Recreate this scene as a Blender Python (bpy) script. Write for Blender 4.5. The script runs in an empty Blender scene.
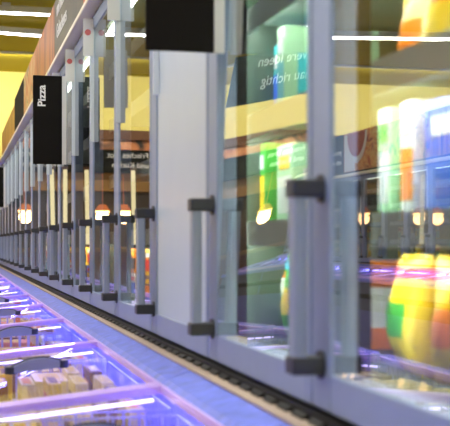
import bpy, bmesh, math, random
from mathutils import Vector, Matrix
random.seed(7)
S = bpy.context.scene
COL = S.collection

# ------------------------------------------------------------------ camera, world, exposure
ZC = 1.14                      # eye height
D = 0.53                       # distance of the eye from the plane of the glass doors
FPX = 1100.0
THETA = math.atan(270.0 / FPX)
cam_d = bpy.data.cameras.new('camera')
cam = bpy.data.objects.new('camera', cam_d); COL.objects.link(cam)
cam.location = (-D, 0, ZC)
cam.rotation_euler = (math.pi / 2, 0, -THETA)
cam_d.sensor_width = 36; cam_d.lens = FPX / 450 * 36
cam_d.shift_y = 30 / 450
cam_d.clip_start = 0.02; cam_d.clip_end = 100
cam_d.dof.use_dof = True; cam_d.dof.focus_distance = 5.4; cam_d.dof.aperture_fstop = 7.5
S.camera = cam
S.view_settings.view_transform = 'Standard'; S.view_settings.look = 'None'
S.view_settings.gamma = 1; S.view_settings.exposure = 0.0
S.view_settings.use_curve_mapping = False
S.cycles.max_bounces = 10; S.cycles.transparent_max_bounces = 24
S.cycles.caustics_reflective = False; S.cycles.caustics_refractive = False
S.cycles.sample_clamp_indirect = 6
w = bpy.data.worlds.new('store_air'); S.world = w; w.use_nodes = True
w.node_tree.nodes['Background'].inputs[0].default_value = (0.9, 0.9, 1.0, 1)
w.node_tree.nodes['Background'].inputs[1].default_value = 0.15

# ------------------------------------------------------------------ materials
def rgb(r, g, b):
    f = lambda c: (c / 255 / 12.92) if c / 255 <= 0.04045 else ((c / 255 + 0.055) / 1.055) ** 2.4
    return (f(r), f(g), f(b), 1)
def new_mat(name):
    m = bpy.data.materials.new(name); m.use_nodes = True
    nt = m.node_tree
    for n in list(nt.nodes): nt.nodes.remove(n)
    out = nt.nodes.new('ShaderNodeOutputMaterial')
    return m, nt, out
def plain(name, col, rough=0.5, metal=0.0, noise=0.0, scale=12, spec=0.5, bump=0.0):
    m, nt, out = new_mat(name)
    b = nt.nodes.new('ShaderNodeBsdfPrincipled'); nt.links.new(b.outputs[0], out.inputs[0])
    b.inputs['Base Color'].default_value = col; b.inputs['Roughness'].default_value = rough
    b.inputs['Metallic'].default_value = metal; b.inputs['Specular IOR Level'].default_value = spec
    if noise or bump:
        t = nt.nodes.new('ShaderNodeTexCoord'); n = nt.nodes.new('ShaderNodeTexNoise')
        n.inputs['Scale'].default_value = scale; n.inputs['Detail'].default_value = 4
        nt.links.new(t.outputs['Object'], n.inputs['Vector'])
        if noise:
            x = nt.nodes.new('ShaderNodeMix'); x.data_type = 'RGBA'
            x.inputs[6].default_value = tuple(c * (1 - noise) for c in col[:3]) + (1,)
            x.inputs[7].default_value = tuple(min(1, c * (1 + noise)) for c in col[:3]) + (1,)
            nt.links.new(n.outputs[0], x.inputs[0]); nt.links.new(x.outputs[2], b.inputs['Base Color'])
        if bump:
            bp = nt.nodes.new('ShaderNodeBump'); bp.inputs['Strength'].default_value = bump
            bp.inputs['Distance'].default_value = 0.01
            nt.links.new(n.outputs[0], bp.inputs['Height']); nt.links.new(bp.outputs[0], b.inputs['Normal'])
    return m
def glow(name, col, strength):
    m, nt, out = new_mat(name)
    e = nt.nodes.new('ShaderNodeEmission'); nt.links.new(e.outputs[0], out.inputs[0])
    e.inputs[0].default_value = col; e.inputs[1].default_value = strength
    return m
def glazing(name, layers, tint=(1, 1, 1, 1), rough=0.0, base=0.0):
    """multi-pane glass: the reflections of several panes add up, the rest passes straight through"""
    m, nt, out = new_mat(name)
    ge = nt.nodes.new('ShaderNodeNewGeometry'); dt = nt.nodes.new('ShaderNodeVectorMath'); dt.operation = 'DOT_PRODUCT'
    ab = nt.nodes.new('ShaderNodeMath'); ab.operation = 'ABSOLUTE'
    om = nt.nodes.new('ShaderNodeMath'); om.operation = 'SUBTRACT'; om.inputs[0].default_value = 1
    pw = nt.nodes.new('ShaderNodeMath'); pw.operation = 'POWER'; pw.inputs[1].default_value = 5
    fr = nt.nodes.new('ShaderNodeMath'); fr.operation = 'MULTIPLY_ADD'; fr.inputs[1].default_value = 0.96; fr.inputs[2].default_value = 0.04
    nt.links.new(ge.outputs['Normal'], dt.inputs[0]); nt.links.new(ge.outputs['Incoming'], dt.inputs[1])
    nt.links.new(dt.outputs['Value'], ab.inputs[0]); nt.links.new(ab.outputs[0], om.inputs[1]); nt.links.new(om.outputs[0], pw.inputs[0]); nt.links.new(pw.outputs[0], fr.inputs[0])
    a = nt.nodes.new('ShaderNodeMath'); a.operation = 'MULTIPLY'; a.inputs[1].default_value = layers
    b = nt.nodes.new('ShaderNodeMath'); b.operation = 'MULTIPLY_ADD'; b.inputs[1].default_value = max(0, layers - 1); b.inputs[2].default_value = 1
    c = nt.nodes.new('ShaderNodeMath'); c.operation = 'DIVIDE'
    L = nt.links.new
    L(fr.outputs[0], a.inputs[0]); L(fr.outputs[0], b.inputs[0]); L(a.outputs[0], c.inputs[0]); L(b.outputs[0], c.inputs[1])
    if base:                                                         # metal-oxide coating: strong at every angle
        k = nt.nodes.new('ShaderNodeMath'); k.operation = 'MULTIPLY_ADD'; k.inputs[1].default_value = 0.22; k.inputs[2].default_value = base
        L(fr.outputs[0], k.inputs[0]); c = k
    tr = nt.nodes.new('ShaderNodeBsdfTransparent'); tr.inputs[0].default_value = tint
    gl = nt.nodes.new('ShaderNodeBsdfGlossy'); gl.inputs['Roughness'].default_value = rough
    mx = nt.nodes.new('ShaderNodeMixShader')
    L(c.outputs[0], mx.inputs[0]); L(tr.outputs[0], mx.inputs[1]); L(gl.outputs[0], mx.inputs[2]); L(mx.outputs[0], out.inputs[0])
    return m
def photo(name, cols, scale=3.0, kind='blobs', stretch=(1, 1, 1), rough=0.45, seed=0.0):
    """printed food photograph: irregular blobs or streaks in the given colours"""
    m, nt, out = new_mat(name); L = nt.links.new
    b = nt.nodes.new('ShaderNodeBsdfPrincipled'); L(b.outputs[0], out.inputs[0]); b.inputs['Roughness'].default_value = rough
    t = nt.nodes.new('ShaderNodeTexCoord'); mp = nt.nodes.new('ShaderNodeMapping')
    mp.inputs['Scale'].default_value = stretch; mp.inputs['Location'].default_value = (seed, seed * 2, seed * 3)
    L(t.outputs['Object'], mp.inputs[0])
    n = nt.nodes.new('ShaderNodeTexNoise'); n.inputs['Scale'].default_value = scale; n.inputs['Detail'].default_value = 3
    n.inputs['Distortion'].default_value = 1.2 if kind == 'blobs' else 0.3
    L(mp.outputs[0], n.inputs['Vector'])
    r = nt.nodes.new('ShaderNodeValToRGB'); L(n.outputs[0], r.inputs[0]); L(r.outputs[0], b.inputs['Base Color'])
    el = r.color_ramp.elements; k = len(cols)
    while len(el) < k: el.new(0.5)
    for i, c in enumerate(cols):
        el[i].position = 0.3 + 0.4 * i / (k - 1); el[i].color = c
    return m

M = {}
M['alu'] = plain('brushed_aluminium', rgb(138, 154, 180), 0.42, 0.25, 0.06, 30)
M['alu_handle'] = plain('handle_grey', rgb(142, 154, 174), 0.4, 0.2, 0.05, 30)
M['bracket'] = plain('dark_bracket', rgb(48, 50, 54), 0.5)
M['rail'] = plain('pale_rail', rgb(250, 244, 214), 0.4)
M['black'] = plain('black_plastic', rgb(16, 14, 12), 0.6, spec=0.25)
M['signblack'] = plain('sign_black', rgb(20, 17, 14), 0.75, spec=0.15)
M['liner'] = plain('dark_liner', rgb(72, 86, 76), 0.5, 0, 0.1)
M['shelf'] = plain('shelf_wire_white', rgb(190, 205, 195), 0.4)
M['white'] = plain('white_plastic', rgb(228, 228, 226), 0.5)
M['holder'] = plain('pale_holder', rgb(214, 224, 232), 0.4)
M['holder2'] = plain('cream_holder', rgb(236, 232, 196), 0.4)
M['glass'] = glazing('door_glazing', 1, base=0.50)
M['lidglass'] = glazing('lid_glass', 1, (0.97, 0.97, 1, 1), base=0.05)
def haze(m, fac, col):
    nt = m.node_tree; out = [n for n in nt.nodes if n.type == 'OUTPUT_MATERIAL'][0]; src = out.inputs[0].links[0].from_socket
    mx = nt.nodes.new('ShaderNodeMixShader'); tl = nt.nodes.new('ShaderNodeBsdfTranslucent'); tl.inputs[0].default_value = col
    mx.inputs[0].default_value = fac; nt.links.new(src, mx.inputs[1]); nt.links.new(tl.outputs[0], mx.inputs[2]); nt.links.new(mx.outputs[0], out.inputs[0])
haze(M['lidglass'], 0.07, (0.9, 0.9, 1, 1))
M['thin'] = glazing('inner_pane', 0.1)
M['frost'] = plain('frosted_pane', rgb(186, 200, 214), 0.35, 0, 0.05, 6)
M['cream'] = plain('cream_wall', rgb(246, 234, 136), 0.8, 0, 0.03, 1.5)
M['ceil'] = plain('olive_ceiling', rgb(182, 166, 8), 0.85, 0, 0.06, 1.2)
M['housing'] = plain('lamp_housing', rgb(200, 200, 200), 0.5)
M['tube'] = glow('strip_tube', (1, 0.97, 0.92, 1), 14)
M['led'] = glow('door_led', (0.76, 1.0, 0.82, 1), 30)
M['filltop'] = glow('added_canopy_fill', (0.88, 1.0, 0.86, 1), 16)  # fill glow added inside the cabinet top
M['fillshelf'] = glow('added_shelf_fill', (0.95, 1.0, 0.92, 1), 85)  # fill glow added under the shelves
M['ledblue'] = glow('chest_led', (0.16, 0.17, 1.0, 1), 34)
M['ledwhite'] = glow('chest_led_white', (0.60, 0.52, 1.0, 1), 6)
M['ledge'] = plain('frosted_ledge_led_blue', rgb(98, 112, 208), 0.45, 0.0, 0.6, 30, spec=0.25, bump=0.2)  # blue LED reflection painted into the base colour; the mottling is frost
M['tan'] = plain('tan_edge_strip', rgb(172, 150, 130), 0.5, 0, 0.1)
M['lidframe'] = plain('lid_frame_led_tint', rgb(206, 174, 250), 0.35)  # violet LED light on pale frames put into the base colour
M['chestblue'] = plain('chest_enamel_led_blue', rgb(120, 126, 224), 0.4)  # white enamel, blue LED-lit shade put into its colour
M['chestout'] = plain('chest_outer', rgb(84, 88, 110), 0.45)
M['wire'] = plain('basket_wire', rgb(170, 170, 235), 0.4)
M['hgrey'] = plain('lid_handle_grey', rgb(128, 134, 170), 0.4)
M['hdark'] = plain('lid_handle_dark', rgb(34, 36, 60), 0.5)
M['text'] = plain('white_print', rgb(240, 240, 236), 0.6)
M['brown'] = plain('brown_panel', rgb(96, 58, 24), 0.6, 0, 0.25, 2)
M['tanpanel'] = plain('tan_panel', rgb(124, 94, 44), 0.6, 0, 0.15, 2)
M['orangepanel'] = plain('orange_panel', rgb(206, 112, 52), 0.6, 0, 0.2, 2)
M['darkpanel'] = plain('dark_panel', rgb(36, 28, 22), 0.6, 0, 0.2, 2)
M['greypanel'] = plain('grey_panel', rgb(190, 190, 186), 0.6)
M['creamcol'] = plain('cream_column', rgb(250, 232, 170), 0.5)
M['warm'] = glow('warm_lamp', (1, 0.66, 0.25, 1), 9)
M['colglow'] = glow('column_lamp', (1, 0.86, 0.46, 1), 1.6)
M['floor'] = plain('floor_tiles', rgb(150, 150, 150), 0.35, 0, 0.08, 2)
M['food_yellow'] = photo('print_yellow_green', [rgb(30, 60, 10), rgb(190, 170, 20), rgb(240, 200, 40), rgb(180, 60, 20), rgb(60, 100, 20)], 3.2, seed=1)
M['food_dark'] = photo('print_dark_olive', [rgb(46, 42, 30), rgb(70, 62, 44), rgb(88, 80, 52)], 2.0, seed=2)
M['food_orange'] = photo('print_orange_streaks', [rgb(70, 34, 14), rgb(206, 130, 60), rgb(140, 66, 26), rgb(230, 170, 96)], 5, 'streak', (1, 1.2, 0.12), seed=3)
M['food_tan'] = photo('print_tan_salad', [rgb(80, 84, 44), rgb(214, 176, 120), rgb(196, 110, 60), rgb(150, 140, 90)], 4, seed=4)
M['food_wood'] = photo('print_wood', [rgb(150, 96, 24), rgb(206, 150, 50), rgb(178, 120, 34)], 3, 'streak', (1, 0.8, 0.2), seed=5)
M['food_pizza'] = photo('print_pizza', [rgb(90, 34, 12), rgb(200, 96, 40), rgb(228, 170, 90), rgb(150, 50, 24)], 6, seed=6)
M['food_hands'] = photo('print_hands', [rgb(30, 20, 14), rgb(190, 120, 70), rgb(226, 160, 110), rgb(60, 36, 20)], 1.6, seed=7)
M['sauce'] = plain('print_red_sauce', rgb(160, 44, 24), 0.5)
M['cupwhite'] = plain('print_cup_white', rgb(214, 206, 192), 0.5)
M['red'] = plain('print_red', rgb(210, 110, 110), 0.5)

PK = dict(yellow=rgb(240, 200, 30), red=rgb(214, 40, 34), blue=rgb(50, 110, 235), white=rgb(232, 236, 236),
          green=rgb(70, 170, 60), orange=rgb(240, 130, 30), cyan=rgb(60, 190, 200), brown=rgb(120, 66, 36),
          navy=rgb(20, 36, 96), cream=rgb(246, 220, 150), pale_green=rgb(176, 226, 180), black=rgb(24, 22, 26))
PM = {k: plain('pack_' + k, v, 0.4, 0, 0.12, 25) for k, v in PK.items()}

# ------------------------------------------------------------------ mesh helpers
class MB:
    def __init__(s): s.bm = bmesh.new()
    def _mi(s, verts, mi):
        for f in {f for v in verts for f in v.link_faces}: f.material_index = mi
    def box(s, a, b, mi=0, bev=0.0):
        r = bmesh.ops.create_cube(s.bm, size=1)
        c = [(p + q) / 2 for p, q in zip(a, b)]; d = [abs(q - p) for p, q in zip(a, b)]
        for v in r['verts']: v.co = Vector((c[0] + v.co.x * d[0], c[1] + v.co.y * d[1], c[2] + v.co.z * d[2]))
        s._mi(r['verts'], mi)
        if bev:
            es = list({e for v in r['verts'] for e in v.link_edges})
            q = bmesh.ops.bevel(s.bm, geom=es, offset=bev, segments=2, affect='EDGES', profile=0.5)
            for f in q['faces']: f.material_index = mi
        return s
    def cyl(s, p, q, r, mi=0, seg=16, r2=None):
        p, q = Vector(p), Vector(q); d = q - p
        o = bmesh.ops.create_cone(s.bm, cap_ends=True, segments=seg, radius1=r, radius2=r if r2 is None else r2, depth=d.length)
        rot = Vector((0, 0, 1)).rotation_difference(d.normalized()).to_matrix().to_4x4()
        bmesh.ops.transform(s.bm, matrix=Matrix.Translation((p + q) / 2) @ rot, verts=o['verts'])
        s._mi(o['verts'], mi); return s
    def prism(s, pts, ax, a, b, mi=0):
        """polygon pts (two coordinates) extruded along axis ax from a to b"""
        def mk(u, v, t):
            l = [u, v]; l.insert(ax, t); return Vector(l)
        A = [s.bm.verts.new(mk(u, v, a)) for u, v in pts]; B = [s.bm.verts.new(mk(u, v, b)) for u, v in pts]
        fs = [s.bm.faces.new(A), s.bm.faces.new(B[::-1])]
        n = len(pts)
        for i in range(n): fs.append(s.bm.faces.new((A[i], B[i], B[(i + 1) % n], A[(i + 1) % n])))
        for f in fs: f.material_index = mi
        return s
    def mesh(s, name, mats, smooth=False):
        bmesh.ops.recalc_face_normals(s.bm, faces=s.bm.faces)
        me = bpy.data.meshes.new(name); s.bm.to_mesh(me); s.bm.free()
        for m in (mats if isinstance(mats, (list, tuple)) else [mats]): me.materials.append(m)
        if smooth:
            for p in me.polygons: p.use_smooth = True
        return me
def link(name, me, parent=None, loc=(0, 0, 0), rotz=0):
    o = bpy.data.objects.new(name, me); COL.objects.link(o); o.location = loc; o.rotation_euler = (0, 0, rotz)
    if parent: o.parent = parent
    return o
def tag(o, label=None, cat=None, group=None, kind=None):
    if label: o['label'] = label
    if cat: o['category'] = cat
    if group: o['group'] = group
    if kind: o['kind'] = kind
    return o
def text_mesh(txt, size, bold=0.0):
    c = bpy.data.curves.new('print', 'FONT'); c.body = txt; c.size = size; c.offset = bold; c.extrude = 0.0012
    o = bpy.data.objects.new('print', c); COL.objects.link(o)
    bpy.context.view_layer.update()
    me = bpy.data.meshes.new_from_object(o.evaluated_get(bpy.context.evaluated_depsgraph_get()))
    bpy.data.objects.remove(o); me.materials.clear(); me.materials.append(M['text'])
    return me
def slots(o, *mats):
    for i, m in enumerate(mats):
        o.material_slots[i].link = 'OBJECT'; o.material_slots[i].material = m
ORD = ['nearest', 'second', 'third', 'fourth', 'fifth', 'sixth', 'seventh', 'eighth', 'ninth', 'tenth', 'eleventh', 'twelfth',
       'thirteenth', 'fourteenth', 'fifteenth', 'sixteenth', 'seventeenth', 'eighteenth', 'nineteenth', 'twentieth', 'twenty-first', 'farthest']

# ------------------------------------------------------------------ room
X_OPP = -4.62                   # plane of the doors across the aisle
Y_END = 18.3; Z_CEIL = ZC + 2.80
def struct(name, m, a, b):
    o = link(name, MB().box(a, b).mesh(name, m)); o['kind'] = 'structure'; return o
struct('floor', M['floor'], (-10, -4, -0.1), (3.4, Y_END, 0))
struct('ceiling', M['ceil'], (-10, -4, Z_CEIL), (3.4, Y_END, Z_CEIL + 0.1))
struct('wall_end', M['cream'], (-10.2, Y_END, -0.1), (3.6, Y_END + 0.2, Z_CEIL + 0.1))
struct('wall_left', M['cream'], (-10.2, -4, -0.1), (-10, Y_END, Z_CEIL + 0.1))
struct('wall_right', M['cream'], (3.4, -4, -0.1), (3.6, Y_END, Z_CEIL + 0.1))
struct('wall_back', M['cream'], (-10.2, -4.2, -0.1), (3.6, -4, Z_CEIL + 0.1))

# ceiling strip lamps: housing with a tube below, running across the aisle
hm = MB().box((-6.4, -0.05, 0.03), (6.4, 0.05, 0.10), bev=0.006).box((-5.5, -0.02, 0.10), (-5.4, 0.02, 0.14)).box((5.4, -0.02, 0.10), (5.5, 0.02, 0.14)).mesh('housing', M['housing'])
tm = MB().cyl((-6.3, 0, 0.018), (6.3, 0, 0.018), 0.013, seg=10).mesh('tube', M['tube'], True)
for i in range(10):
    y = 14.3 - 1.35 * i if i < 1 else 11.5 - 1.35 * i
    e = link('strip_light', None, None, (-3.3, y - (0.55 if i < 1 else 0), Z_CEIL - 0.14), math.radians(9.5) if i < 1 else 0)
    tag(e, 'long white ceiling strip lamp across the aisle, %s from the end wall' % ORD[i].replace('nearest', 'first'), 'ceiling light', 'strip lamps under the ceiling')
    link('lamp_housing', hm, e); link('lamp_tube', tm, e)
    ld = bpy.data.lights.new('strip_light_source', 'AREA'); ld.shape = 'RECTANGLE'; ld.size = 12; ld.size_y = 0.02
    ld.energy = 85; ld.color = (1, 0.98, 0.96)
    lo = link('strip_light_source', ld, e, (0, 0, 0.004))

e = link('strip_light', None, None, (1.5, 13.05, Z_CEIL - 0.14))
tag(e, 'short white ceiling strip lamp above the near freezers, upper of the two at the left', 'ceiling light', 'strip lamps under the ceiling')
link('lamp_housing', MB().box((-1.75, -0.05, 0.03), (1.75, 0.05, 0.10), bev=0.006).box((-1.5, -0.02, 0.10), (-1.4, 0.02, 0.14)).mesh('housing', M['housing']), e)
link('lamp_tube', MB().cyl((-1.7, 0, 0.018), (1.7, 0, 0.018), 0.013, seg=10).mesh('tube', M['tube'], True), e)
# added lamp without a seen source, brightens the cream end wall
ww = link('added_wall_light', MB().box((-5, -0.06, 0), (5, 0.06, 0.02)).mesh('added_wall_light', M['housing']), None, (-4.2, 16.4, Z_CEIL - 0.021))
tag(ww, 'slim added lamp strip under the ceiling, brightening the cream end wall', 'ceiling light')
ld = bpy.data.lights.new('added_wall_glow', 'AREA'); ld.shape = 'RECTANGLE'; ld.size = 12; ld.size_y = 0.1; ld.energy = 240; ld.color = (1, 0.94, 0.8)
lo = link('added_wall_glow_source', ld, ww, (0, 0.02, -0.06)); lo.rotation_euler = (math.radians(46), 0, 0)

# ------------------------------------------------------------------ upright glass-door freezers
W = 0.694; Y0 = 1.568           # door pitch, first visible seam
ZB = ZC - 0.243; ZT = ZC + 0.875
H = ZT - ZB
def frame_mesh():
    b = MB(); a, c = -0.012, 0.03
    b.box((a, W - 0.084, 0), (c, W - 0.003, H), bev=0.004)       # handle stile
    b.box((a, 0.003, 0), (c, 0.024, H), bev=0.003)               # hinge stile
    b.box((a, 0.024, 0), (c, W - 0.084, 0.055), bev=0.003)
    b.box((a, 0.024, H - 0.05), (c, W - 0.084, H), bev=0.003)
    return b.mesh('door_frame', M['alu'])
def pane_mesh(m, twist=0.0, bow=0.0):
    bm = bmesh.new(); ny, nz = 16, 22
    y0, y1, z0, z1 = 0.022, W - 0.082, 0.053, H - 0.048
    yc = (y0 + y1) / 2; zc_ = ZC - ZB
    def grid(dx, mi, flip):
        vs = [[bm.verts.new((dx + twist * (y0 + (y1 - y0) * i / ny - yc) * (z0 + (z1 - z0) * j / nz - zc_) + bow * (z0 + (z1 - z0) * j / nz - zc_) ** 2,
                             y0 + (y1 - y0) * i / ny, z0 + (z1 - z0) * j / nz)) for j in range(nz + 1)] for i in range(ny + 1)]
        for i in range(ny):
            for j in range(nz):
                q = (vs[i][j], vs[i + 1][j], vs[i + 1][j + 1], vs[i][j + 1])
                f = bm.faces.new(q[::-1] if flip else q); f.material_index = mi; f.smooth = True
    grid(-0.008, 0, True); grid(0.014, 1, False)
    me = bpy.data.meshes.new('glass_pane'); bm.to_mesh(me); bm.free()
    me.materials.append(m); me.materials.append(M['thin'])
    return me
def handle_mesh():
    b = MB(); zz = ZC - ZB; x0 = -0.012
    yh = W - 0.046
    b.box((x0 - 0.046, yh - 0.016, zz - 0.183), (x0 - 0.026, yh + 0.016, zz + 0.083), 0, 0.004)
    for z in (zz - 0.190, zz + 0.066):
        b.box((x0 - 0.050, yh - 0.019, z), (x0 + 0.001, yh + 0.019, z + 0.026), 1, 0.003)
        b.cyl((x0 - 0.004, yh, z + 0.013), (x0 + 0.002, yh, z + 0.013), 0.021, 1)
    return b.mesh('handle', [M['alu_handle'], M['bracket']])
FR, HA = frame_mesh(), handle_mesh()
PANES = [pane_mesh(M['glass'], 0.0, 0.0), pane_mesh(M['glass'], 0.065, 0.0), pane_mesh(M['glass'], 0.0, 0.0), pane_mesh(M['glass'], -0.003, 0.0)]
PFROST = pane_mesh(M['frost'])
# blade-sign holder on the handle stile and a little price card
HOLD = MB().box((-0.024, W - 0.104, H - 0.485), (-0.0085, W - 0.099, H - 0.02), 0, 0.0015).box((-0.0125, W - 0.107, H - 0.485), (-0.0085, W - 0.096, H - 0.02)).mesh('sign_holder', M['holder'])
CARD = MB().box((-0.052, W - 0.11, H - 0.155), (-0.012, W - 0.106, H - 0.012)).cyl((-0.034, W - 0.112, H - 0.065), (-0.034, W - 0.105, H - 0.065), 0.012, 1, 10).mesh('price_card', [M['white'], M['red']])
U = 3 * W
def cabinet_mesh(posts):
    b = MB(); x0, x1 = 0.034, 0.62; zb = ZB - 0.04; zt = ZT + 0.06
    b.box((x0, 0, zb), (x1, U, ZB + 0.04))                          # floor slab
    b.box((x0, 0, ZT - 0.03), (x1, U, zt))                          # top
    b.box((x1 - 0.03, 0, ZB + 0.04), (x1, U, ZT - 0.03))            # back
    b.box((x0, 0, ZB + 0.04), (x1 - 0.03, 0.012, ZT - 0.03)); b.box((x0, U - 0.012, ZB + 0.04), (x1 - 0.03, U, ZT - 0.03))
    b.box((0.1, 0, 0), (x1, U, zb))                                 # plinth
    return b.mesh('cabinet_body', M['liner'])
def shelf_mesh(z):
    b = MB()
    b.box((0.06, 0.014, z - 0.036), (0.066, U - 0.014, z + 0.014)); b.box((0.066, 0.014, z - 0.008), (0.585, U - 0.014, z))
    return b.mesh('shelf', M['shelf'])
def grille_mesh():
    b = MB(); b.box((-0.02, 0, ZB - 0.05), (0.034, U, ZB - 0.006))
    n = 26
    for i in range(n):
        y = U * (i + 0.5) / n
        b.cyl((-0.022, y - 0.028, ZB - 0.022), (-0.022, y + 0.028, ZB - 0.022), 0.011, seg=8)
    return b.mesh('vent_grille', M['black'])
CAB, GRI = cabinet_mesh(True), grille_mesh()
POST = MB().box((0.034, W - 0.075, ZB + 0.04), (0.054, W - 0.012, ZT - 0.03)).mesh('mullion', M['black'])
SHZ = [ZC + 0.03, ZC + 0.25, ZC + 0.47, ZC + 0.68]; FLZ = ZB + 0.04
SHM = [shelf_mesh(z) for z in SHZ]
LED = MB().box((0.0545, W - 0.025, ZB + 0.06), (0.0575, W - 0.013, ZT - 0.05)).mesh('led_or_fill_strip', M['led'])
FILL_TOP = MB().box((0.055, 0.03, ZT - 0.045), (0.075, U - 0.03, ZT - 0.038)).mesh('led_or_fill_strip', M['filltop'])  # added strip, no such lamp seen, brightens the goods from above
FILL_SHELF = MB().box((0.070, 0.03, SHZ[0] - 0.016), (0.080, U - 0.03, SHZ[0] - 0.010)).mesh('led_or_fill_strip', M['fillshelf'])  # added strip that brightens the packs below the shelf
RAIL = MB().box((-0.058, 0, ZT + 0.012), (0.0, U, ZT + 0.034), bev=0.005).box((-0.03, 0, ZT + 0.034), (0.0, U, ZT + 0.052)).mesh('top_rail', M['rail'])
GAP = MB().box((-0.025, 0, ZT + 0.052), (0.034, U, ZT + 0.075)).mesh('dark_gap', M['black'])  # black strip filling the gap between rail and header boards
NU = 8
def upright(side, u):
    """side +1: our row (doors face -x); side -1: across the aisle (turned round)"""
    if side > 0: e = link('upright_freezer', None, None, (0, Y0 + W * (3 * u - 2), 0), 0)
    else: e = link('upright_freezer', None, None, (X_OPP, Y0 + W * (3 * u + 1), 0), math.pi)
    row = 'in the row of handles beside the viewer' if side > 0 else 'in the row reflected across the aisle'
    tag(e, 'grey aluminium glass-door freezer, %s unit %s' % (ORD[u], row), 'freezer',
        'glass-door freezers ' + ('of the near row' if side > 0 else 'across the aisle'))
    link('cabinet_body', CAB, e); link('vent_grille', GRI, e); link('top_rail', RAIL, e); link('dark_gap', GAP, e)
    for m in SHM: link('shelf', m, e)
    for k in range(3):
        j = 3 * u - 1 + k
        d = link('door', FR, e, (0, k * W, ZB))
        if side > 0 and j == 2:
            p = link('glass_pane', PFROST, d); p['label'] = 'whitened, frosted pane'
        elif side > 0 and j == 1: link('glass_pane', PANES[1], d)
        elif side > 0 and j == 0: link('glass_pane', PANES[0], d)
        else: link('glass_pane', PANES[2 + j % 2], d)
        link('handle', HA, d); link('sign_holder', HOLD, d)
        if side > 0 and 2 < j < 8: link('price_card', CARD, d)
        if u == 0: link('led_or_fill_strip', LED, e, (0, k * W, 0)); link('mullion', POST, e, (0, k * W, 0))
    link('led_or_fill_strip', FILL_TOP, e)
    for z in (SHZ if u == 0 else SHZ[:1]): link('led_or_fill_strip', FILL_SHELF, e, (0, 0, z - SHZ[0]))
for u in range(NU): upright(1, u)
for u in range(NU): upright(-1, u)

# ------------------------------------------------------------------ chest freezers in front of the doors
UL = U / 2
def tilt(x): return ZC - 0.292 - 0.10 * (-0.10 - x)       # lid plane falls away from the doors
XF = -0.88
def chest_body():
    b = MB(); t = 0.04
    b.box((-0.06, 0, 0), (-0.02, U, ZC - 0.31))
    b.box((XF, 0, 0), (-0.02, U, 0.42))
    b.box((XF, 0, 0.42), (-0.06, 0.02, tilt(XF) - 0.04)); b.box((XF, U - 0.02, 0.42), (-0.06, U, tilt(XF) - 0.04))
    b.box((XF - 0.03, 0, tilt(XF) - 0.05), (XF + 0.05, U, tilt(XF) - 0.01), bev=0.01)
    return b.mesh('chest_body', M['chestblue'])
CB = chest_body()
FP = MB().box((XF, 0, 0), (XF + 0.04, U, tilt(XF) - 0.05)).mesh('front_panel', M['chestout'])
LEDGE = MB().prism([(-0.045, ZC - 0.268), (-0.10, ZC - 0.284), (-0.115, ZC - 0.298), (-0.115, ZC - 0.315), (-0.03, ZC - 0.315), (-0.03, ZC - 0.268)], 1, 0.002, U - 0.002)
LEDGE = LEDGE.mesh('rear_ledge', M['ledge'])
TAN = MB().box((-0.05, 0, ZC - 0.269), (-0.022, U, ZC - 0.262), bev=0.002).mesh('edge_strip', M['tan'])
BUMP = MB().box((XF - 0.055, 0, 0.55), (XF, U, 0.60), bev=0.01).mesh('bumper', M['black'])
def lid_frame():
    b = MB(); x0, x1 = XF + 0.05, -0.112
    def bar(xa, xb, ya, yb, h):
        b.prism([(xa, tilt(xa) - h), (xb, tilt(xb) - h), (xb, tilt(xb)), (xa, tilt(xa))], 1, ya, yb)
    bar(x0, x1, 0.004, 0.030, 0.018); bar(x0, x1, UL - 0.030, UL - 0.004, 0.018)
    bar(x0, x0 + 0.03, 0.030, UL - 0.030, 0.018); bar(x1 - 0.006, x1, 0.030, UL - 0.030, 0.018)
    return b.mesh('lid', M['lidframe'])
def lid_glass():
    b = MB(); x0, x1 = XF + 0.08, -0.126
    b.prism([(x0, tilt(x0) - 0.010), (x1, tilt(x1) - 0.010), (x1, tilt(x1) - 0.006), (x0, tilt(x0) - 0.006)], 1, 0.03, UL - 0.03)
    return b.mesh('lid_glass', M['lidglass'])
def lid_handle():
    b = MB(); xa, xb = -0.395, -0.268; y = UL / 2; n = 12
    pts = []
    for i in range(n + 1):
        t = i / n; x = xa + (xb - xa) * t; pts.append((x, tilt(x) + 0.010 + 0.017 * math.sin(math.pi * t) ** 0.7))
    for i in range(n, -1, -1):
        x = xa + (xb - xa) * i / n; pts.append((x, tilt(x) - 0.002))
    b.prism(pts, 1, y - 0.014, y + 0.014, 0)
    for i in range(n):                                            # dark rim along the arch
        t = i / n; t2 = (i + 1) / n
        p = (pts[i][0], y, pts[i][1]); q = (pts[i + 1][0], y, pts[i + 1][1])
        b.cyl(p, q, 0.0045, 1, 8)
    for x in (xa, xb): b.cyl((x, y, tilt(x) - 0.004), (x, y, tilt(x) + 0.014), 0.016, 1, 16)
    return b.mesh('lid_handle', [M['hgrey'], M['hdark']])
LF, LG, LH = lid_frame(), lid_glass(), lid_handle()
LEDC = MB().box((XF + 0.06, -0.005, -0.042), (-0.13, 0.005, -0.036)).mesh('led_or_fill_strip', M['ledwhite'])
LEDB = MB().box((-0.072, 0.03, ZC - 0.345), (-0.062, U - 0.03, ZC - 0.332)).mesh('led_or_fill_strip', M['ledblue'])
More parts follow.
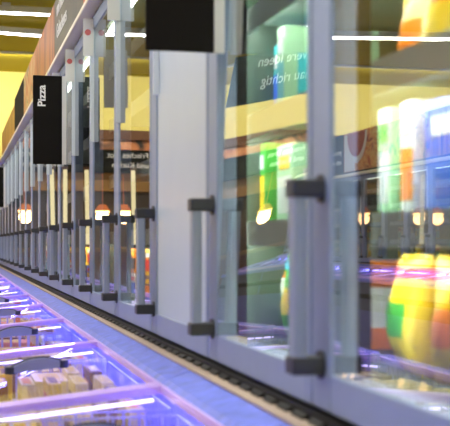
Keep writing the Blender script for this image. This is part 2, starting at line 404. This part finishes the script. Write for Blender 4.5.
def basket_mesh():
    b = MB(); x0, x1 = XF + 0.06, -0.085; z0, z1 = 0.56, 0.785; y0, y1 = 0.04, UL - 0.04
    r = 0.0022
    for z in (z0, (z0 + z1) / 2, z1):
        for p, q in (((x0, y0, z), (x1, y0, z)), ((x0, y1, z), (x1, y1, z)), ((x0, y0, z), (x0, y1, z)), ((x1, y0, z), (x1, y1, z))):
            b.box((min(p[0], q[0]) - r, min(p[1], q[1]) - r, z - r), (max(p[0], q[0]) + r, max(p[1], q[1]) + r, z + r))
    n = 22
    for i in range(n + 1):
        x = x0 + (x1 - x0) * i / n
        for y in (y0, y1): b.box((x - r, y - r, z0), (x + r, y + r, z1))
    n = 26
    for i in range(1, n):
        y = y0 + (y1 - y0) * i / n
        for x in (x0, x1): b.box((x - r, y - r, z0), (x + r, y + r, z1))
    b.box((x0, y0, z0 - 0.004), (x1, y1, z0))
    return b.mesh('wire_basket', M['wire'])
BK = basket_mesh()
def chest(side, u):
    if side > 0: e = link('chest_freezer', None, None, (0, Y0 + W * (3 * u - 2), 0), 0)
    else: e = link('chest_freezer', None, None, (X_OPP, Y0 + W * (3 * u + 1), 0), math.pi)
    where = 'below the near doors' if side > 0 else 'reflected across the aisle'
    tag(e, 'violet-lit chest freezer with sliding glass lids %s, %s of its row' % (where, ORD[u]), 'chest freezer',
        'chest freezers ' + ('of the near row' if side > 0 else 'across the aisle'))
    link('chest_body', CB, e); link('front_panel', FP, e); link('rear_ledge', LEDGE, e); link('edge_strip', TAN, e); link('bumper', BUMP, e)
    link('led_or_fill_strip', LEDB, e)
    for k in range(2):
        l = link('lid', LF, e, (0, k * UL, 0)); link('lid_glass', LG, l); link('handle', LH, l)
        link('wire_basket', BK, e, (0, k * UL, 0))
        if side > 0 or u > 1:
            c = link('led_or_fill_strip', LEDC, e, (0, k * UL + 0.017, ZC - 0.278)); c.rotation_euler = (0, -0.10, 0)
    if side > 0:
        ld = bpy.data.lights.new('chest_light', 'AREA'); ld.shape = 'RECTANGLE'; ld.size = U - 0.1; ld.size_y = 0.02
        ld.energy = 15; ld.color = (0.20, 0.20, 1.0)
        lo = link('chest_light_source', ld, e, (-0.10, U / 2, ZC - 0.322)); lo.rotation_euler = (0, math.radians(50), math.pi / 2)
        lo.rotation_euler = Vector((-0.25, 0, -0.97)).to_track_quat('-Z', 'Y').to_euler()
        ld.size, ld.size_y = ld.size_y, ld.size
for u in range(NU): chest(1, u)
for u in range(NU): chest(-1, u)

# ------------------------------------------------------------------ header boards above the doors
BL = 2 * W
def header(side, y0, mat, label, top=0.445):
    xa = 0.0 if side > 0 else X_OPP
    s = 1 if side > 0 else -1
    e = link('header_board', MB().box((0 if s > 0 else -0.03, 0.004, 0), (0.03 if s > 0 else 0, BL - 0.004, top - 0.078), 0, 0.002).mesh('header_board', mat), None, (xa, y0, ZT + 0.076))
    tag(e, label, 'poster board', 'picture boards above the ' + ('near' if side > 0 else 'reflected') + ' doors'); return e
yb = 4.70 - 4 * BL
seq = [('food_orange', 'orange streaked food picture'), ('food_tan', 'tan salad picture'), ('food_orange', 'orange baked food picture'),
       ('food_yellow', 'yellow and green food picture'), ('food_dark', 'dark olive board with white writing'),
       ('food_orange', 'orange and brown streaked food picture'), ('food_tan', 'tan and green salad picture'),
       ('signblack', 'black board'), ('food_wood', 'light brown wood picture'), ('food_wood', 'light brown wood picture')]
for i, (m, l) in enumerate(seq):
    if yb + i * BL > 14.2: break
    h = header(1, yb + i * BL, M[m], '%s on the %s header board above the near freezer doors' % (l, ORD[i]),
               0.445 if i < 8 else 0.40)
    if m == 'food_dark':
        for t, z in (('und mehr', 0.26), ('Gebackenes', 0.14)):
            o = link('print', text_mesh(t, 0.11), h, (-0.001, BL - 0.15, z)); o.rotation_euler = (math.pi / 2, 0, -math.pi / 2)
# across the aisle; the board with the cup lies between y 12.75 and 14.14
yb = 12.75 - 9 * BL; mats2 = ['food_pizza', 'signblack', 'food_orange', 'food_pizza', 'signblack', 'food_tan', 'food_pizza', 'food_orange', 'food_pizza', 'food_pizza', 'signblack']
TXT = [text_mesh('genuss und', 0.10), text_mesh('mehr erleben', 0.10)]
for i, m in enumerate(mats2):
    nm = {'food_pizza': 'brown pizza picture', 'signblack': 'black board with two lines of white writing', 'food_orange': 'orange food picture', 'food_tan': 'tan salad picture'}[m]
    if i == 9: nm = 'pizza picture with a white cup of red sauce'
    h = header(-1, yb + i * BL, M[m], '%s, %s header board of the reflected row' % (nm, ORD[i]), 0.60)
    if m == 'signblack':
        for k, t in enumerate(TXT):
            o = link('print', t, h, (0.001, 0.10, 0.26 - 0.14 * k)); o.rotation_euler = (math.pi / 2, 0, math.pi / 2)
    if i == 9:
        b = MB()
        def half(cy, cz, r, mi, x, zs=1.0):
            pts = [(cy + r * math.cos(a), cz - r * zs * math.sin(a)) for a in [math.pi * k / 20 for k in range(21)]]
            b.prism(pts, 0, -0.001, x, mi)
        half(0.92, 0.50, 0.33, 0, 0.003, 0.95); bs, b = b, MB(); half(0.92, 0.50, 0.40, 0, 0.002, 1.0); bb, b = b, bs
        link('printed_sauce', b.mesh('printed_sauce', M['sauce']), h)
        link('printed_bowl', bb.mesh('printed_bowl', M['cupwhite']), h)
        link('printed_cloth', MB().prism([(1.0, 0.2), (1.36, 0.5), (1.36, 0.01), (0.95, 0.01)], 0, -0.001, 0.0015, 0).mesh('printed_cloth', M['cupwhite']), h)

# ------------------------------------------------------------------ black blade signs
def blade(j, txt, label):
    yy = j
    o = link('blade_sign', None, None, (-0.030, yy, ZC + 0.378))
    tag(o, label, 'sign', 'black signs standing out from the doors')
    link('panel', MB().box((-0.138, -0.004, 0), (0.0, 0.004, 0.425), 0, 0.002).mesh('panel', M['signblack']), o)
    link('clip', MB().box((0.0, -0.006, 0.0), (0.021, 0.006, 0.425)).mesh('clip', M['white']), o)
    if txt:
        tm_ = text_mesh(txt, 0.052, 0.0012)
        t = link('print', tm_, o, (-0.080, -0.0048, 0.275)); t.rotation_euler = (math.pi / 2, -math.pi / 2, 0)
        t = link('print', tm_, o, (-0.050, 0.0048, 0.275)); t.rotation_euler = (math.pi / 2, -math.pi / 2, math.pi)
blade(2.13, None, 'large near black sign cut off by the top edge, standing out from a door')
blade(5.33, 'Pizza', 'black sign reading Pizza sideways, standing out from a door below the rail')
blade(Y0 + W * 15 - 0.1, None, 'small far black sign at the left edge of the picture')

# ------------------------------------------------------------------ far end of the aisle (seen mirrored in the doors)
def zof(y): return ZC + (243 - y) * 17.6 / 1100
BX0, BX1 = -9.5, 0.0
bc = link('bakery_counter', None, None, (-4.7, 17.6, 0))
tag(bc, 'brown bakery counter under the cream wall at the end of the aisle', 'counter')
def bpart(name, m, z0, z1, d=0.3, x0=BX0, x1=BX1, yb=18.3, lab=None):
    o = link(name, MB().box((x0 + 4.7, yb - 17.6 - d, z0), (x1 + 4.7, yb - 17.6, z1), 0, 0.004).mesh(name, m), bc)
    if lab: o['label'] = lab
    return o
bpart('soffit', M['brown'], zof(138), zof(128), 0.5)
bpart('picture_frieze', M['food_hands'], zof(148), zof(138), 0.45, lab='frieze of hands and bread')
bpart('menu_board', M['signblack'], zof(171), zof(148), 0.42, lab='black menu board with white writing')
bpart('back_panel', M['tanpanel'], zof(190), zof(171), 0.3)
bpart('back_wall', M['darkpanel'], 0.9, zof(190), 0.25)
bpart('counter_body', M['brown'], 0, 1.0, 1.2, yb=18.2)
bpart('counter_top', M['tanpanel'], 1.0, 1.06, 1.3, yb=18.25)
for x in (-8.2, -6.6, -5.0, -3.4, -2.6, -1.2):
    for t, z in (('Frisches Brot', zof(156)), ('und Kuchen', zof(166))):
        o = link('print', text_mesh(t, 0.13), bc, (x + 4.7, 18.3 - 17.6 - 0.425, z)); o.rotation_euler = (math.pi / 2, 0, 0)
nm_ = ['leftmost in the reflection', 'second in the reflection', 'third in the reflection']
PL = MB().cyl((0, 0, -0.10), (0, 0, 0.0), 0.13, 0, 20, 0.05).cyl((0, 0, 0.0), (0, 0, 0.5), 0.006, 0, 6)
PL = PL.mesh('lamp_shade', M['orangepanel']); PB = MB().cyl((0, 0, -0.13), (0, 0, -0.101), 0.11, 0, 20).mesh('bulb', M['warm'])
for i, x in enumerate((-0.55, -1.75, -2.1, -3.1, -4.3, -5.6, -7.0, -8.4)):
    e = link('pendant_lamp', None, None, (x, 17.35, zof(205)))
    tag(e, 'warm orange pendant lamp over the bakery counter, %s from the freezer row' % ORD[i].replace('nearest', 'first'), 'lamp', 'bakery pendant lamps')
    link('lamp_shade', PL, e); link('bulb', PB, e)
    link('cord', MB().cyl((0, 0, 0.49), (0, 0, zof(171) - zof(205)), 0.006, 0, 6).mesh('cord', M['black']), e)
    ld = bpy.data.lights.new('pendant_light', 'POINT'); ld.energy = 14; ld.color = (1, 0.6, 0.25); ld.shadow_soft_size = 0.1
    link('pendant_light_source', ld, e, (0, 0, -0.2))
CL = MB().box((-0.03, -0.03, 0), (0.03, 0.03, 1.15), 0, 0.008).mesh('glow_tube', M['colglow'])
CBASE = MB().box((-0.06, -0.06, -0.06), (0.06, 0.06, 0), 0, 0.006).box((-0.045, -0.045, 1.15), (0.045, 0.045, 1.19)).mesh('lamp_base', M['brown'])
for i, x in enumerate((-0.95, -1.13, -1.48, -2.2)):
    e = link('column_lamp', None, None, (x, 17.0, 1.06 + 0.06))
    tag(e, 'tall cream lit column on the bakery counter, %s from the freezer row' % ORD[i].replace('nearest', 'first'), 'column lamp', 'lit columns on the bakery counter')
    link('glow_tube', CL, e); link('lamp_base', CBASE, e)
g = link('hanging_board', MB().box((-0.17, -0.01, 0), (0.17, 0.01, 0.74), 0, 0.004).box((-0.12, -0.004, 0.74), (-0.115, 0.004, Z_CEIL - ZC - 1.73)).box((0.115, -0.004, 0.74), (0.12, 0.004, Z_CEIL - ZC - 1.73)).mesh('hanging_board', M['greypanel']), None, (-1.5, 14.0, ZC + 1.73))
tag(g, 'pale grey panel hanging from the ceiling, mirrored in the doors right of the Pizza sign', 'panel')
# black sign hung over the aisle, mirrored in the second door
hs = link('hanging_sign', None, None, (-2.8, 12.0, ZC + 1.58))
tag(hs, 'black hanging aisle sign with two lines of white writing, mirrored in a door', 'hanging sign')
link('panel', MB().box((-0.52, -0.02, 0), (0.78, 0.02, 0.54), 0, 0.004).mesh('panel', M['signblack']), hs)
link('hanger', MB().cyl((-0.45, 0, 0.54), (-0.45, 0, Z_CEIL - ZC - 1.58), 0.006, 0, 6).cyl((0.45, 0, 0.54), (0.45, 0, Z_CEIL - ZC - 1.58), 0.006, 0, 6).mesh('hanger', M['housing']), hs)
for k, t in enumerate(('Clevere Ideen', 'genau richtig')):
    o = link('print', text_mesh(t, 0.16), hs, (-0.48, -0.021, 0.39 - 0.22 * k)); o.rotation_euler = (math.pi / 2, 0, 0)

# ------------------------------------------------------------------ frozen goods
def carton_mesh(a, b, c):
    m = MB().box((-a / 2, -b / 2, 0), (a / 2, b / 2, c), 0, 0.002)
    m.box((-a / 2 - 0.0008, -b * 0.42, c * 0.18), (-a / 2, b * 0.42, c * 0.62), 1)
    m.box((-a * 0.36, -b / 2 - 0.0008, c * 0.25), (a * 0.36, -b / 2, c * 0.7), 1)
    m.box((-a / 2 - 0.0012, -b * 0.3, c * 0.7), (-a / 2, b * 0.3, c * 0.86), 2)
    m.box((-a * 0.3, -b * 0.35, c), (a * 0.3, b * 0.35, c + 0.0008), 1)
    return m.mesh('frozen_carton', [PM['blue'], PM['white'], PM['yellow']])
def bag_mesh(a, b, c):
    bm = bmesh.new(); n, mm = 8, 10; rows = []
    for sgn in (-1, 1):
        vs = []
        for i in range(n + 1):
            r = []
            for j in range(mm + 1):
                u = i / n * 2 - 1; v = j / mm
                th = a / 2 * (1 - u ** 4) * max(0, math.sin(math.pi * min(1, v * 0.98 + 0.01))) ** 0.5
                r.append(bm.verts.new((sgn * (th + 0.001) + 0.006 * math.sin(5 * u + 7 * v), u * b / 2, v * c)))
            vs.append(r)
        for i in range(n):
            for j in range(mm):
                f = bm.faces.new((vs[i][j], vs[i + 1][j], vs[i + 1][j + 1], vs[i][j + 1])); f.smooth = True
                f.material_index = 1 if 2 < j < 6 and 1 < i < 6 else (2 if j in (8,) else 0)
    bmesh.ops.remove_doubles(bm, verts=bm.verts, dist=0.0025)
    bmesh.ops.recalc_face_normals(bm, faces=bm.faces)
    me = bpy.data.meshes.new('frozen_food_bag'); bm.to_mesh(me); bm.free()
    for k in ('green', 'white', 'red'): me.materials.append(PM[k])
    return me
def tub_mesh(r, c):
    m = MB().cyl((0, 0, 0), (0, 0, c * 0.86), r * 0.86, 0, 20, r).cyl((0, 0, c * 0.86), (0, 0, c), r * 1.05, 1, 20)
    m.cyl((0, 0, c * 0.3), (0, 0, c * 0.6), r * 0.93, 2, 20, r * 0.98)
    return m.mesh('ice_cream_tub', [PM['white'], PM['blue'], PM['red']])
CA = [carton_mesh(0.16, 0.11, 0.17), carton_mesh(0.2, 0.05, 0.18), carton_mesh(0.18, 0.14, 0.09)]
BG = [bag_mesh(0.08, 0.15, 0.185), bag_mesh(0.07, 0.12, 0.16)]
TU = [tub_mesh(0.055, 0.10), tub_mesh(0.065, 0.13)]
SHN = ['bottom shelf', 'second shelf', 'middle shelf', 'fourth shelf', 'top shelf']
SZ = [FLZ] + SHZ
used = {}
def product(kind, me, x, y, z, cols, where, rz=0.0, ry=0.0, group=None):
    o = link(kind, me, None, (x, y, z), rz); o.rotation_euler.y = ry
    slots(o, *[PM[c] for c in cols])
    nm = {'frozen_carton': 'carton', 'frozen_food_bag': 'bag', 'ice_cream_tub': 'tub'}[kind]
    base = '%s and %s %s' % (cols[0].replace('_', ' '), cols[1].replace('_', ' '), nm)
    lab = '%s %s' % (base, where); n = used.get(lab, 0); used[lab] = n + 1
    if n: lab = '%s, %s along' % (lab, ORD[n])
    tag(o, lab, 'frozen ' + nm, group); return o
# near doors: goods beside the lit mullions
def cluster(seam, rows):
    for si, lst in rows.items():
        for kind, me, dx, dy, cols, rz in lst:
            product(kind, me, dx, Y0 + W * seam + dy, SZ[si], cols, 'on the %s behind the %s door' % (SHN[si], ORD[seam]), rz,
                    group='frozen goods on the %s behind the %s door' % (SHN[si], ORD[seam]))
C_, B_, T_ = 'frozen_carton', 'frozen_food_bag', 'ice_cream_tub'
cluster(0, {
 0: [(B_, BG[0], 0.17, -0.16, ('yellow', 'orange', 'red'), 0.2), (B_, BG[0], 0.17, 0.02, ('yellow', 'green', 'red'), -0.15), (C_, CA[2], 0.22, -0.33, ('yellow', 'red', 'green'), 0.1),
     (B_, BG[1], 0.30, -0.06, ('pale_green', 'yellow', 'green'), 0.1)],
 1: [(C_, CA[0], 0.20, -0.17, ('blue', 'blue', 'white'), 0.05), (C_, CA[1], 0.22, -0.05, ('white', 'orange', 'pale_green'), 0.0), (C_, CA[1], 0.22, 0.04, ('pale_green', 'white', 'green'), 0.0)],
 2: [(B_, BG[1], 0.18, -0.10, ('orange', 'yellow', 'red'), 0.1), (C_, CA[0], 0.22, -0.27, ('yellow', 'orange', 'white'), 0.0), (B_, BG[1], 0.19, 0.03, ('cream', 'orange', 'yellow'), 0.1)],
 3: [(C_, CA[2], 0.20, -0.1, ('yellow', 'green', 'white'), 0), (C_, CA[1], 0.2, 0.03, ('cream', 'green', 'white'), 0)]})
cluster(1, {
 0: [(B_, BG[0], 0.17, -0.12, ('green', 'yellow', 'cyan'), 0.2), (B_, BG[1], 0.18, 0.0, ('white', 'pale_green', 'orange'), 0.0), (C_, CA[0], 0.22, -0.25, ('orange', 'white', 'red'), 0)],
 1: [(C_, CA[0], 0.2, -0.12, ('pale_green', 'white', 'yellow'), 0.0), (C_, CA[1], 0.2, -0.02, ('green', 'yellow', 'white'), 0)],
 2: [(C_, CA[1], 0.2, -0.16, ('pale_green', 'cyan', 'white'), 0.0), (C_, CA[0], 0.21, -0.05, ('cyan', 'blue', 'white'), 0.0)],
 3: [(B_, BG[0], 0.18, -0.14, ('green', 'yellow', 'white'), 0.1), (C_, CA[0], 0.2, -0.0, ('pale_green', 'green', 'yellow'), 0)],
 4: [(C_, CA[0], 0.2, -0.14, ('cyan', 'white', 'green'), 0), (C_, CA[1], 0.2, -0.02, ('pale_green', 'white', 'cyan'), 0)]})
pal = [('yellow', 'red', 'white'), ('blue', 'yellow', 'red'), ('red', 'yellow', 'white'), ('navy', 'orange', 'yellow'), ('yellow', 'navy', 'red'), ('white', 'blue', 'red'),
       ('orange', 'black', 'yellow'), ('green', 'yellow', 'white'), ('navy', 'cyan', 'white')]
rnd = random.Random(3)
for j in range(2, 15):                                             # farther doors: bottom shelf of bright stacked packs
    y = Y0 + W * (j - 1) + 0.10; i = 0
    while y < Y0 + W * j - 0.09:
        for lv in (0, 1):
            c = [pal[1], pal[2], pal[8], pal[5], pal[3]][(i * 2 + j) % 5] if lv == 0 else [pal[0], pal[4], pal[6], pal[0]][(i + j) % 4]
            product(C_, CA[2], 0.205, y, SZ[0] + lv * 0.0905, c, 'on the %s behind the %s door, %s' % (SHN[0], ORD[j], ['underneath', 'on top'][lv]), 0,
                    group='frozen goods on the %s behind the %s door' % (SHN[0], ORD[j]))
        y += 0.165; i += 1
# reflected row: yellow-green lit goods
for j in range(11, 20):
    for si in (0, 1, 2):
        for i in range(3):
            c = [('yellow', 'pale_green', 'white'), ('pale_green', 'yellow', 'orange'), ('white', 'yellow', 'green'), ('cream', 'pale_green', 'red')][(i + si + j) % 4]
            k = [(C_, CA[0]), (B_, BG[0]), (C_, CA[2])][(i + j) % 3]
            product(k[0], k[1], X_OPP - 0.21, Y0 + W * (j - 1) + 0.14 + 0.2 * i, SZ[si], c, 'on %s of %s door across' % (SHN[si], ORD[j]), math.pi,
                    group='frozen goods on the %s of the %s door across the aisle' % (SHN[si], ORD[j]))
# goods in the open-topped chests
CC = [carton_mesh(0.035, 0.17, 0.22), carton_mesh(0.14, 0.05, 0.19), carton_mesh(0.20, 0.16, 0.07), carton_mesh(0.09, 0.20, 0.20)]
cpal = [('cream', 'orange', 'yellow'), ('cream', 'yellow', 'brown'), ('orange', 'yellow', 'red'), ('yellow', 'brown', 'red'), ('red', 'white', 'yellow'), ('white', 'blue', 'navy'), ('brown', 'cream', 'orange')]
for li in range(-1, 9):                                            # one basket per lid
    y0 = Y0 + W + UL * li
    if y0 < 0.9: continue
    nx = 0
    for row in range(4):
        y = y0 + 0.16 + 0.235 * row; x = -0.15
        while x > -0.66:
            if (li, row) in ((0, 0),) : m, wd = CC[0], 0.05
            else:
                m, wd = rnd.choice([(CC[0], 0.05), (CC[3], 0.11), (CC[2], 0.22), (CC[0], 0.055)])
            c = cpal[rnd.randrange(len(cpal))] if li > 1 else [cpal[0], cpal[1], cpal[3], cpal[6], cpal[1]][(nx * 3 + row) % 5]
            if wd == 0.22: x -= 0.06
            o = product(C_, m, x, y, 0.563, c, 'in the %s chest basket, row %s' % (ORD[li + 1], ['one', 'two', 'three', 'four'][row]), 0, 0,
                        'cartons in the %s chest basket' % ORD[li + 1])
            if m is CC[2]: o.location.z = 0.563; o.scale = (1, 1, 2.6)
            x -= wd + (0.06 if wd == 0.22 else 0.012); nx += 1
